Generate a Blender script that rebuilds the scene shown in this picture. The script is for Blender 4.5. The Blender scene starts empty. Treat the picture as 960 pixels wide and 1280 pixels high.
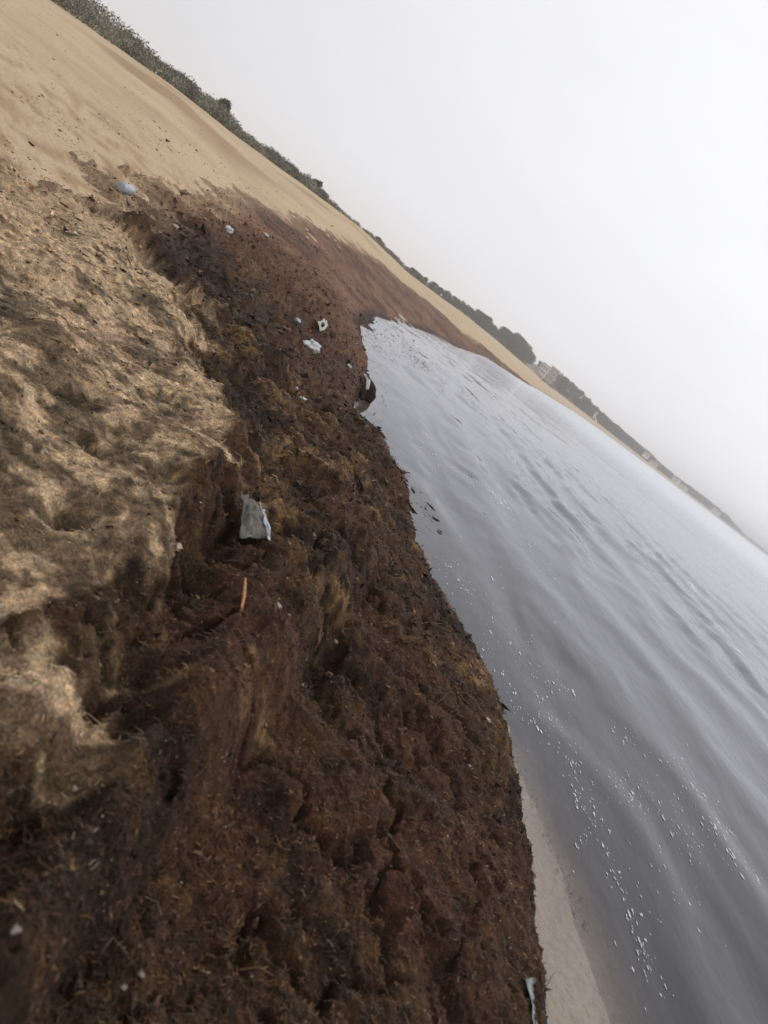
import bpy, math, random
import numpy as np

# ------------------------------------------------------------------ camera, world, sun, exposure
EYE = 1.7                      # metres above the still water
F_PX = 960.0                   # focal length for a 960 x 1280 frame
SLOPE = 0.77                   # the phone is held rolled: the horizon falls to the right
HPX, HPY = 950.0, 686.0        # one point of the horizon
roll = math.atan(SLOPE)
hd = np.array([math.cos(roll), math.sin(roll)])
upv = np.array([math.sin(roll), -math.cos(roll)])
pitch = math.atan(float((np.array([480.0 - HPX, 640.0 - HPY]) @ upv)) / F_PX)
FW = np.array([0, math.cos(pitch), math.sin(pitch)])
UP = np.array([0, -math.sin(pitch), math.cos(pitch)])
RT = np.array([1.0, 0, 0])

sc = bpy.context.scene
col = sc.collection
cam_d = bpy.data.cameras.new('camera')
cam = bpy.data.objects.new('camera', cam_d)
col.objects.link(cam)
sc.camera = cam
cam_d.sensor_fit = 'VERTICAL'
cam_d.sensor_height = 36.0
cam_d.lens = 36.0 * F_PX / 1280.0
cam_d.clip_start = 0.05
cam_d.clip_end = 30000.0
xi = math.cos(roll) * RT + math.sin(roll) * UP
yi = -math.sin(roll) * RT + math.cos(roll) * UP
from mathutils import Matrix, Vector
cam.matrix_world = Matrix(((xi[0], yi[0], -FW[0], 0), (xi[1], yi[1], -FW[1], 0), (xi[2], yi[2], -FW[2], EYE), (0, 0, 0, 1)))
cam_d.dof.use_dof = True
cam_d.dof.focus_distance = 5.0
cam_d.dof.aperture_fstop = 3.6

SUN_AZ, SUN_EL = math.radians(52), math.radians(52)     # azimuth measured from +Y towards +X
w = bpy.data.worlds.new('World')
sc.world = w
w.use_nodes = True
nt = w.node_tree
N, L = nt.nodes, nt.links
bg = N['Background']
bg.inputs['Strength'].default_value = 0.1
sky = N.new('ShaderNodeTexSky')
sky.sky_type = 'NISHITA'
sky.sun_disc = False
sky.sun_elevation = SUN_EL
sky.sun_rotation = SUN_AZ
sky.dust_density = 4.0
tc = N.new('ShaderNodeTexCoord')
dotn = N.new('ShaderNodeVectorMath'); dotn.operation = 'DOT_PRODUCT'
dotn.inputs[1].default_value = (math.sin(SUN_AZ) * math.cos(SUN_EL), math.cos(SUN_AZ) * math.cos(SUN_EL), math.sin(SUN_EL))
L.new(tc.outputs['Generated'], dotn.inputs[0])
mapn = N.new('ShaderNodeMapping'); mapn.inputs['Scale'].default_value = (1.5, 1.5, 5.0)
L.new(tc.outputs['Generated'], mapn.inputs['Vector'])
cl = N.new('ShaderNodeTexNoise'); cl.inputs['Scale'].default_value = 1.6; cl.inputs['Detail'].default_value = 4; cl.inputs['Roughness'].default_value = 0.5
L.new(mapn.outputs['Vector'], cl.inputs['Vector'])
mr = N.new('ShaderNodeMapRange')       # the cloud deck is brighter towards the hidden sun
mr.inputs['From Min'].default_value = -0.2; mr.inputs['From Max'].default_value = 0.9
mr.inputs['To Min'].default_value = 6.3; mr.inputs['To Max'].default_value = 11.2
L.new(dotn.outputs['Value'], mr.inputs['Value'])
ma = N.new('ShaderNodeMath'); ma.operation = 'MULTIPLY_ADD'
ma.inputs[1].default_value = 1.3; ma.inputs[2].default_value = -0.65
L.new(cl.outputs['Fac'], ma.inputs[0])
ad = N.new('ShaderNodeMath'); ad.operation = 'ADD'
L.new(mr.outputs['Result'], ad.inputs[0]); L.new(ma.outputs['Value'], ad.inputs[1])
cm = N.new('ShaderNodeCombineColor')
L.new(ad.outputs[0], cm.inputs[0]); L.new(ad.outputs[0], cm.inputs[1])
bl = N.new('ShaderNodeMath'); bl.operation = 'MULTIPLY'; bl.inputs[1].default_value = 1.035
L.new(ad.outputs[0], bl.inputs[0]); L.new(bl.outputs[0], cm.inputs[2])
mx = N.new('ShaderNodeMix'); mx.data_type = 'RGBA'; mx.inputs[0].default_value = 0.96
L.new(sky.outputs['Color'], mx.inputs[6]); L.new(cm.outputs['Color'], mx.inputs[7])
L.new(mx.outputs[2], bg.inputs['Color'])

sun_d = bpy.data.lights.new('sun', 'SUN')
sun = bpy.data.objects.new('sun', sun_d)
col.objects.link(sun)
sun_d.energy = 0.8
sun_d.angle = math.radians(35)
sun_d.color = (1.0, 0.96, 0.9)
sv = Vector((math.sin(SUN_AZ) * math.cos(SUN_EL), math.cos(SUN_AZ) * math.cos(SUN_EL), math.sin(SUN_EL)))
sun.rotation_euler = sv.to_track_quat('Z', 'Y').to_euler()

sc.view_settings.view_transform = 'Standard'
sc.view_settings.look = 'None'
sc.view_settings.exposure = 0.0
sc.view_settings.gamma = 1.0
sc.render.engine = 'CYCLES'
sc.cycles.use_denoising = True
sc.cycles.max_bounces = 6
sc.cycles.diffuse_bounces = 2
sc.cycles.glossy_bounces = 2
sc.cycles.transparent_max_bounces = 8
sc.cycles.volume_bounces = 1

# ------------------------------------------------------------------ helpers
rng = np.random.default_rng(11)
random.seed(5)


def smooth(a, b, x):
    t = np.clip((x - a) / (b - a), 0, 1)
    return t * t * (3 - 2 * t)


def _hash(ix, iy, seed):
    h = (ix.astype(np.int64) * 374761393 + iy.astype(np.int64) * 668265263 + seed * 1442695041) & 0xFFFFFFFF
    h = ((h ^ (h >> 13)) * 1274126177) & 0xFFFFFFFF
    return ((h ^ (h >> 16)) & 0xFFFF) / 65535.0


def noise(x, y, seed=0):
    """value noise, -1..1"""
    ix, iy = np.floor(x), np.floor(y)
    fx, fy = x - ix, y - iy
    fx = fx * fx * fx * (fx * (fx * 6 - 15) + 10)
    fy = fy * fy * fy * (fy * (fy * 6 - 15) + 10)
    a, b = _hash(ix, iy, seed), _hash(ix + 1, iy, seed)
    c, d = _hash(ix, iy + 1, seed), _hash(ix + 1, iy + 1, seed)
    return (a + (b - a) * fx + (c - a) * fy + (a - b - c + d) * fx * fy) * 2 - 1


def fbm(x, y, seed=0, oct=4, gain=0.5):
    s, amp, tot = 0, 1.0, 0
    for o in range(oct):
        c_, s_ = math.cos(0.7 * o), math.sin(0.7 * o)
        s = s + amp * noise(c_ * x - s_ * y + 17.3 * o, s_ * x + c_ * y - 9.1 * o, seed + o)
        tot += amp; amp *= gain
        x, y = x * 2.03, y * 2.03
    return s / tot


def poly_dist(x, y, P, closed=False):
    """distance to a polyline and the side of its nearest segment (+ is to the left of its direction)"""
    P = np.asarray(P, float)
    best = np.full(x.shape, 1e18); side = np.zeros(x.shape)
    n = len(P)
    for i in range(n if closed else n - 1):
        a, b = P[i], P[(i + 1) % n]
        d = b - a; l2 = d @ d
        if l2 < 1e-12:
            continue
        t = np.clip(((x - a[0]) * d[0] + (y - a[1]) * d[1]) / l2, 0, 1)
        qx, qy = x - a[0] - t * d[0], y - a[1] - t * d[1]
        dd = qx * qx + qy * qy
        m = dd < best - 1e-9
        cr = d[0] * (y - a[1]) - d[1] * (x - a[0])
        best = np.where(m, dd, best); side = np.where(m, np.sign(cr), side)
    return np.sqrt(best), side


def inside(x, y, P):
    P = np.asarray(P, float); r = np.zeros(x.shape, bool)
    for i in range(len(P)):
        a, b = P[i], P[(i + 1) % len(P)]
        if abs(a[1] - b[1]) < 1e-12:
            continue
        c = (a[1] > y) != (b[1] > y)
        r ^= c & (x < (b[0] - a[0]) * (y - a[1]) / (b[1] - a[1]) + a[0])
    return r


def sdist(x, y, P):
    """signed distance to a closed outline, + inside"""
    d, _ = poly_dist(x, y, P, True)
    return np.where(inside(x, y, P), d, -d)


def view_ray(px, py):
    o = np.array([px - 480.0, py - 640.0])
    return FW * F_PX + UP * (o @ upv) + RT * (o @ hd)


def flat(px, py, z):
    r = view_ray(px, py); t = (z - EYE) / r[2]
    return np.array([r[0] * t, r[1] * t])


def pol(az, r):
    a = math.radians(az)
    return np.array([math.sin(a) * r, math.cos(a) * r])


def mesh_obj(name, verts, faces, mat=None, parent=None, cols=None, smooth_sh=True):
    """verts (n,3), faces (m,3) or (m,4) arrays -> linked mesh object"""
    verts = np.asarray(verts, np.float32); faces = np.asarray(faces, np.int32)
    me = bpy.data.meshes.new(name)
    k = faces.shape[1]
    me.vertices.add(len(verts)); me.vertices.foreach_set('co', verts.ravel())
    me.loops.add(faces.size); me.loops.foreach_set('vertex_index', faces.ravel())
    me.polygons.add(len(faces))
    me.polygons.foreach_set('loop_start', np.arange(0, faces.size, k, dtype=np.int32))
    me.polygons.foreach_set('loop_total', np.full(len(faces), k, np.int32))
    me.polygons.foreach_set('use_smooth', np.full(len(faces), smooth_sh))
    me.update(calc_edges=True)
    if cols is not None:
        for nm, c in cols.items():
            c = np.asarray(c, np.float32)
            if c.ndim == 1:
                at = me.attributes.new(nm, 'FLOAT', 'POINT'); at.data.foreach_set('value', c)
            else:
                at = me.attributes.new(nm, 'FLOAT_COLOR', 'POINT')
                at.data.foreach_set('color', np.concatenate([c, np.ones((len(c), 1), np.float32)], 1).ravel())
    me.validate()
    o = bpy.data.objects.new(name, me)
    col.objects.link(o)
    if mat:
        me.materials.append(mat)
    if parent:
        o.parent = parent
    return o


def tag(o, label=None, cat=None, group=None, kind=None):
    for k, v in (('label', label), ('category', cat), ('group', group), ('kind', kind)):
        if v:
            o[k] = v
    return o


def empty(name, loc, rz=0.0, scale=1.0):
    o = bpy.data.objects.new(name, None)
    col.objects.link(o)
    o.location = loc; o.rotation_euler = (0, 0, rz); o.scale = (scale,) * 3
    o.empty_display_size = 0.2
    return o


def polar_grid(az0, az1, naz, r0, r1, nr, rings=None):
    a = np.radians(np.linspace(az0, az1, naz)); r = np.exp(np.linspace(math.log(r0), math.log(r1), nr)) if rings is None else rings
    nr = len(r)
    A, R = np.meshgrid(a, r, indexing='ij')
    i = np.arange(naz - 1)[:, None] * nr + np.arange(nr - 1)[None, :]
    f = np.stack([i, i + 1, i + nr + 1, i + nr], -1).reshape(-1, 4)
    return (np.sin(A) * R).ravel(), (np.cos(A) * R).ravel(), f[:, ::-1].copy()


def keep_faces(v, f, keep_v, cols=None):
    """drop faces that have no kept vertex, then unused vertices"""
    kf = keep_v[f].any(1); f = f[kf]
    used = np.zeros(len(v), bool); used[f.ravel()] = True
    idx = np.cumsum(used) - 1
    out = {k: c[used] for k, c in cols.items()} if cols else None
    return v[used], idx[f], out


# ------------------------------------------------------------------ materials
def mat(name, build):
    m = bpy.data.materials.new(name); m.use_nodes = True
    t = m.node_tree
    b = t.nodes.get('Principled BSDF')
    build(t, t.nodes, t.links, b)
    return m


def noise_node(n, l, scale, detail=3, rough=0.55, coord='Object', stretch=None):
    t = n.new('ShaderNodeTexCoord'); x = n.new('ShaderNodeTexNoise')
    x.inputs['Scale'].default_value = scale; x.inputs['Detail'].default_value = detail; x.inputs['Roughness'].default_value = rough
    src = t.outputs[coord]
    if stretch:
        mp = n.new('ShaderNodeMapping'); mp.inputs['Scale'].default_value = stretch
        l.new(src, mp.inputs['Vector']); src = mp.outputs['Vector']
    l.new(src, x.inputs['Vector'])
    return x


def ramp(n, l, src, stops):
    r = n.new('ShaderNodeValToRGB')
    e = r.color_ramp.elements
    e[0].position, e[0].color = stops[0][0], (*stops[0][1], 1)
    e[1].position, e[1].color = stops[-1][0], (*stops[-1][1], 1)
    for p, c in stops[1:-1]:
        k = e.new(p); k.color = (*c, 1)
    l.new(src, r.inputs['Fac'])
    return r


def mix(n, l, fac, a, b, mode='MIX'):
    m = n.new('ShaderNodeMix'); m.data_type = 'RGBA'; m.blend_type = mode
    for sock, v in ((m.inputs[0], fac), (m.inputs[6], a), (m.inputs[7], b)):
        if isinstance(v, (int, float)):
            sock.default_value = v
        elif isinstance(v, tuple):
            sock.default_value = (*v, 1)
        else:
            l.new(v, sock)
    return m.outputs[2]


def bump(n, l, b, h, dist, strength=1.0, prev=None):
    x = n.new('ShaderNodeBump'); x.inputs['Distance'].default_value = dist; x.inputs['Strength'].default_value = strength
    l.new(h, x.inputs['Height'])
    if prev:
        l.new(prev, x.inputs['Normal'])
    if b:
        l.new(x.outputs['Normal'], b.inputs['Normal'])
    return x.outputs['Normal']


def simple(name, c, rough=0.6, var=0.25, scale=8.0, bumpd=0.0, spec=0.5, coord='Object', extra=None):
    def f(t, n, l, b):
        x = noise_node(n, l, scale, 4, coord=coord)
        r = ramp(n, l, x.outputs['Fac'], [(0.3, tuple(v * (1 - var) for v in c)), (0.7, tuple(min(1, v * (1 + var)) for v in c))])
        l.new(r.outputs['Color'], b.inputs['Base Color'])
        b.inputs['Roughness'].default_value = rough
        b.inputs['Specular IOR Level'].default_value = spec
        if bumpd:
            bump(n, l, b, x.outputs['Fac'], bumpd)
        if extra:
            extra(t, n, l, b)
    return mat(name, f)


def attr_mat(name, rough=0.7, spec=0.3, fine=(220.0, 0.45), bumpd=0.004, clump=0):
    def f(t, n, l, b):
        a = n.new('ShaderNodeAttribute'); a.attribute_name = 'Col'
        x = noise_node(n, l, fine[0], 5, 0.7)
        r = ramp(n, l, x.outputs['Fac'], [(0.3, (1 - fine[1],) * 3), (0.5, (0.92,) * 3), (0.72, (1 + fine[1] * 2.2,) * 3)])
        c = mix(n, l, 1.0, a.outputs['Color'], r.outputs['Color'], 'MULTIPLY')
        l.new(c, b.inputs['Base Color'])
        b.inputs['Roughness'].default_value = rough
        b.inputs['Specular IOR Level'].default_value = spec
        if clump:
            x2 = noise_node(n, l, clump, 4, 0.65)
            r2 = ramp(n, l, x2.outputs['Fac'], [(0.32, (0.55,) * 3), (0.5, (0.95,) * 3), (0.70, (1.6, 1.52, 1.4))])
            c = mix(n, l, 1.0, c, r2.outputs['Color'], 'MULTIPLY'); l.new(c, b.inputs['Base Color'])
        if bumpd:
            bump(n, l, b, x.outputs['Fac'], bumpd)
    return mat(name, f)


def sand_build(t, n, l, b):
    wet = n.new('ShaderNodeAttribute'); wet.attribute_name = 'wet'
    silt = n.new('ShaderNodeAttribute'); silt.attribute_name = 'silt'
    mot = n.new('ShaderNodeAttribute'); mot.attribute_name = 'mottle'
    big = noise_node(n, l, 0.35, 5)
    fine = noise_node(n, l, 90.0, 4, 0.7)
    r = ramp(n, l, big.outputs['Fac'], [(0.3, (0.42, 0.305, 0.19)), (0.7, (0.52, 0.40, 0.26))])
    r2 = ramp(n, l, fine.outputs['Fac'], [(0.3, (0.78, 0.77, 0.76)), (0.7, (1.16, 1.16, 1.17))])
    c = mix(n, l, 1.0, r.outputs['Color'], r2.outputs['Color'], 'MULTIPLY')
    c = mix(n, l, mot.outputs['Fac'], c, (0.265, 0.155, 0.082))
    cw = mix(n, l, 1.0, (0.235, 0.190, 0.147), r2.outputs['Color'], 'MULTIPLY')
    c = mix(n, l, wet.outputs['Fac'], c, cw)
    c = mix(n, l, silt.outputs['Fac'], c, (0.060, 0.044, 0.038))
    l.new(c, b.inputs['Base Color'])
    mrn = n.new('ShaderNodeMapRange'); mrn.inputs['To Min'].default_value = 0.95; mrn.inputs['To Max'].default_value = 0.42
    l.new(wet.outputs['Fac'], mrn.inputs['Value']); l.new(mrn.outputs['Result'], b.inputs['Roughness'])
    b.inputs['Specular IOR Level'].default_value = 0.3
    cl_ = noise_node(n, l, 22.0, 4, 0.65)
    r3 = ramp(n, l, cl_.outputs['Fac'], [(0.32, (0.72, 0.70, 0.68)), (0.5, (0.98,) * 3), (0.7, (1.18, 1.17, 1.15))])
    c = mix(n, l, 0.8, c, r3.outputs['Color'], 'MULTIPLY'); l.new(c, b.inputs['Base Color'])
    nb = bump(n, l, None, cl_.outputs['Fac'], 0.012, 0.8)
    bump(n, l, b, fine.outputs['Fac'], 0.004, 0.8, nb)


M_sand = mat('sand', sand_build)
M_weed = attr_mat('seaweed', 0.75, 0.12, (150.0, 0.5), 0.008, 26.0)
M_strand = attr_mat('seaweed_strand', 0.6, 0.16, (60.0, 0.2), 0, 26.0)
M_leaf = attr_mat('leaf', 0.6, 0.3, (6.0, 0.2), 0)
M_bark = simple('bark', (0.09, 0.065, 0.045), 0.9, 0.3, 6)
M_wood_floor = attr_mat('wooded_ground', 0.9, 0.2, (0.4, 0.4), 0)


def water_build(t, n, l, b):
    n.remove(b)
    out = n['Material Output']
    dep = n.new('ShaderNodeAttribute'); dep.attribute_name = 'depth'
    far = n.new('ShaderNodeAttribute'); far.attribute_name = 'far'
    r1 = noise_node(n, l, 1.0, 3, 0.5, stretch=(7.0, 2.2, 1.0))
    r2 = noise_node(n, l, 1.0, 4, 0.55, stretch=(1.2, 0.55, 1.0))
    r3 = noise_node(n, l, 1.0, 4, 0.6, stretch=(0.16, 0.06, 1.0))
    n1 = bump(n, l, None, r1.outputs['Fac'], 0.0035, 1.0)
    n2 = bump(n, l, None, r2.outputs['Fac'], 0.018, 1.0, n1)
    n3 = bump(n, l, None, r3.outputs['Fac'], 0.14, 1.0, n2)
    fr = n.new('ShaderNodeFresnel'); fr.inputs['IOR'].default_value = 1.333
    l.new(n3, fr.inputs['Normal'])
    gl = n.new('ShaderNodeBsdfGlossy')
    rm = n.new('ShaderNodeMapRange'); rm.inputs['To Min'].default_value = 0.05; rm.inputs['To Max'].default_value = 0.16   # waves too small to resolve far out
    l.new(far.outputs['Fac'], rm.inputs['Value']); l.new(rm.outputs['Result'], gl.inputs['Roughness'])
    gl.inputs['Color'].default_value = (0.93, 0.945, 0.98, 1)
    l.new(n3, gl.inputs['Normal'])
    df = n.new('ShaderNodeBsdfDiffuse'); df.inputs['Color'].default_value = (0.027, 0.0235, 0.0265, 1)
    tr = n.new('ShaderNodeBsdfTransparent')
    l.new(ramp(n, l, dep.outputs['Fac'], [(0.0, (1, 1, 1)), (0.35, (0.62, 0.56, 0.53)), (1.0, (0.4, 0.35, 0.33))]).outputs['Color'], tr.inputs['Color'])
    m1 = n.new('ShaderNodeMixShader'); m2 = n.new('ShaderNodeMixShader')
    l.new(dep.outputs['Fac'], m1.inputs[0]); l.new(tr.outputs[0], m1.inputs[1]); l.new(df.outputs[0], m1.inputs[2])
    l.new(fr.outputs[0], m2.inputs[0]); l.new(m1.outputs[0], m2.inputs[1]); l.new(gl.outputs[0], m2.inputs[2])
    l.new(m2.outputs[0], out.inputs['Surface'])


M_water = mat('water', water_build)

# ------------------------------------------------------------------ the shape of the beach
# top rim of the seaweed bank along the water
RIM = [(1.20, -8.0), (1.22, 0.0)] + [flat(px, py, 0.25) for px, py in (
    (692, 1300), (682, 1230), (676, 1150), (662, 1080), (648, 1000), (637, 930), (625, 880), (600, 832), (570, 782), (545, 732),
    (530, 690), (508, 615), (472, 562), (447, 533), (446, 515), (452, 495), (464, 476), (462, 458), (458, 430), (443, 400))] + \
      [flat(px, py, 0.0) + np.array([0.25, 0]) for px, py in ((447, 392), (464, 388), (492, 401), (520, 408), (545, 416), (562, 429))] + \
      [(-1.8, 89), (4.2, 114), (12.5, 164), (33, 289), (74, 468)]
RIM = [np.array(p) for p in RIM]
# where still water meets the land
SHORE = [(1.86, -300.0), (1.86, -8.0), (1.86, 0.0)] + [flat(px, py, 0.0) for px, py in ((768, 1290), (738, 1200), (702, 1100), (664, 1000), (640, 935))] + \
        [flat(px, py, 0.0) * 0.9 for px, py in ((628, 890), (600, 835), (570, 785), (545, 735), (530, 693), (508, 618), (472, 565), (447, 538),
                                               (446, 515), (453, 495), (464, 476), (462, 458), (458, 430), (443, 400))] + \
        [flat(px, py, 0.0) for px, py in ((450, 392), (464, 388), (492, 400), (520, 407), (545, 415), (562, 428))] + \
        [(-2.2, 90), (3.6, 115), (12, 165), (33, 290), (75, 470), (140, 660), (255, 900), (470, 1330), (760, 1900), (1300, 2700), (2600, 4000), (9000, 8000)]
SHORE = [np.array(p) for p in SHORE]
# foot of the dune plants: (azimuth, distance, height)
VEG_T = [(-89, 25, 1.6), (-60, 31, 1.62), (-45, 38, 1.68), (-37, 46, 1.72), (-32, 55, 1.95), (-28, 66, 2.25), (-24, 80, 2.3), (-20, 98, 2.6), (-16.5, 122, 3.0), (-13.5, 155, 3.35),
         (-11, 205, 3.1), (-9, 250, 2.7), (-6.5, 300, 3.1), (-4, 340, 3.9), (-1, 385, 3.7), (1.5, 430, 3.0), (3.2, 470, 2.1), (5, 520, 2.0), (7, 600, 2.0), (9.5, 700, 2.0),
         (12.5, 860, 2.0), (16, 1120, 2.0), (19.5, 1560, 2.0), (22, 2200, 2.0), (26, 3000, 2.0), (33, 4700, 2.0), (48, 12000, 2.0)]
VEG = [(-30.0, -300.0)] + [pol(a, r) for a, r, z in VEG_T]


def sand_h(x, y):
    k = np.clip(np.hypot(x, y) * 0.02, 0.07, 0.5)
    dS, sS = poly_dist(x + k * fbm(x * 1.8, y * 1.8, 13, 4), y, SHORE)
    dV, sV = poly_dist(x, y, VEG)
    az = np.degrees(np.arctan2(x, y))
    zv = np.interp(az, [v[0] for v in VEG_T], [v[2] for v in VEG_T])
    land = sS > 0
    t = np.where(sV > 0, 1.0, dS / (dS + dV + 1e-6))
    z = zv * (1 - (1 - t) ** 1.7)
    z = z + np.where(sV > 0, np.minimum(dV * 0.04, 0.35), 0)
    amp = smooth(0, 6, dS)
    z = z + amp * (0.07 * fbm(x * 0.35, y * 0.35, 3, 4) * smooth(1.5, 12, dS) + 0.022 * fbm(x * 2.3, y * 2.3, 9, 3) + 0.030 * smooth(40, 8, np.hypot(x, y)) * np.abs(fbm(x * 3.4, y * 3.4, 10, 3, 0.6)))
    zu = -np.minimum(0.085 * dS, 0.35 + dS * 0.01)
    zu = np.maximum(zu, -2.5)
    return np.where(land, z, zu), np.where(land, dS, -dS), np.where(sV > 0, dV, -dV)


# pale, dried part of the wrack (outline on the ground) and smaller patches
def outline(pts, z):
    return np.array([flat(px, py, z) for px, py in pts])


PALE = outline([(-260, 470), (-160, 230), (-40, 205), (30, 215), (75, 228), (105, 236), (165, 290), (200, 340), (246, 375), (243, 420), (236, 470), (215, 492), (235, 540),
                (258, 590), (268, 622), (205, 668), (165, 690), (158, 735), (166, 795), (120, 765), (60, 800), (0, 835), (-200, 830)], 0.55)
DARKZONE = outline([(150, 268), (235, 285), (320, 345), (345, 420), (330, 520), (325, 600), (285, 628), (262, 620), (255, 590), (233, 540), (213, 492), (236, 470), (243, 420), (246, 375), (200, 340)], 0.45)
SLAB = outline([(-200, 850), (92, 852), (108, 900), (100, 960), (72, 1050), (0, 1078), (-200, 1090)], 0.55)
WRACK = [(5.0, -8.0), (-5.5, -8.0), (-7.0, 0.0), (-8.0, 6.0)] + [flat(px, py, z) for px, py, z in (
    (60, 235, .62), (107, 226, .62), (125, 196, .72), (200, 210, .85), (253, 216, .95), (303, 225, 1.05), (340, 250, 1.05), (377, 270, 1.05), (407, 292, 1.0), (447, 319, .85))] + \
    [flat(493, 352, .75), flat(527, 379, .55), flat(560, 406, .40), (-3.6, 104), (2.0, 120), (10.5, 170), (31.5, 292), (57, 452), (64, 450), (36, 280), (16, 160), (7, 110), (2, 86)] + \
    [flat(px, py, 0.0) + np.array([0.3, 0]) for px, py in ((565, 440), (520, 415), (490, 410))] + [(-3, 30), (0, 20), (2.5, 12), (4, 8), (5, 3)]
WRACK = np.array(WRACK)
# (px, py, radius px, weight) seen on the bank top
OCHRE = [(285, 462, 26, .8), (345, 592, 30, .8), (362, 610, 22, .6), (395, 800, 26, .9), (335, 795, 30, .55), (360, 830, 22, .5), (262, 690, 26, .5), (245, 1045, 16, .5), (232, 950, 26, .35),
         (235, 905, 18, .4), (150, 880, 18, .6), (290, 940, 24, .45), (320, 720, 26, .35), (345, 545, 18, .5), (420, 640, 30, .25), (250, 610, 20, .6), (300, 350, 26, .4), (190, 1110, 22, .35), (225, 1130, 16, .4),
         (285, 415, 20, .3), (330, 380, 18, .35), (370, 1040, 16, .35), (395, 1130, 20, .3), (180, 640, 30, .8), (140, 940, 20, .6), (330, 1080, 22, .25)]
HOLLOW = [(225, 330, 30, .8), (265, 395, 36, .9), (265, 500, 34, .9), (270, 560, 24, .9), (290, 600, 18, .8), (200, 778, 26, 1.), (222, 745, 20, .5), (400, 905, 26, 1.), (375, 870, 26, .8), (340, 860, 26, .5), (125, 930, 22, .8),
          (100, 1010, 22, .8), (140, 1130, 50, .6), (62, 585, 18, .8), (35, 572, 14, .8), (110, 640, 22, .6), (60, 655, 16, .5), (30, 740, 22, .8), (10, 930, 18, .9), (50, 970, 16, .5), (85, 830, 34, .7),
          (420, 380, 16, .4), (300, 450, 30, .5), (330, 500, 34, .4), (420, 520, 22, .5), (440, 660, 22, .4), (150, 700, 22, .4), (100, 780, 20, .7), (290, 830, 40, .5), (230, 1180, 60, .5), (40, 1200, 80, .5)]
RED = [(420, 760, 60, .6), (470, 820, 60, .6), (400, 680, 50, .5), (430, 990, 60, .5), (230, 250, 50, .5), (290, 270, 50, .5), (400, 330, 60, .5), (110, 610, 30, .7), (60, 690, 30, .6), (150, 660, 26, .6), (430, 620, 40, .3), (500, 700, 40, .3), (390, 1090, 50, .6), (480, 920, 60, .4), (20, 560, 30, .5), (240, 800, 30, .4), (430, 1130, 40, .4)]


def blobs(x, y, lst, z=0.45):
    v = np.zeros(x.shape)
    for px, py, rad, wgt in lst:
        c = flat(px, py, z); r = math.hypot(*c)
        er = c / r
        lt = rad * math.hypot(r, EYE - z) / F_PX
        lr = lt * max(1.0, 0.55 * r / (EYE - z))
        dx, dy = x - c[0], y - c[1]
        a = (dx * er[0] + dy * er[1]) / lr; b = (-dx * er[1] + dy * er[0]) / lt
        v = np.maximum(v, wgt * np.exp(-1.2 * (a * a + b * b)))
    return v


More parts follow.
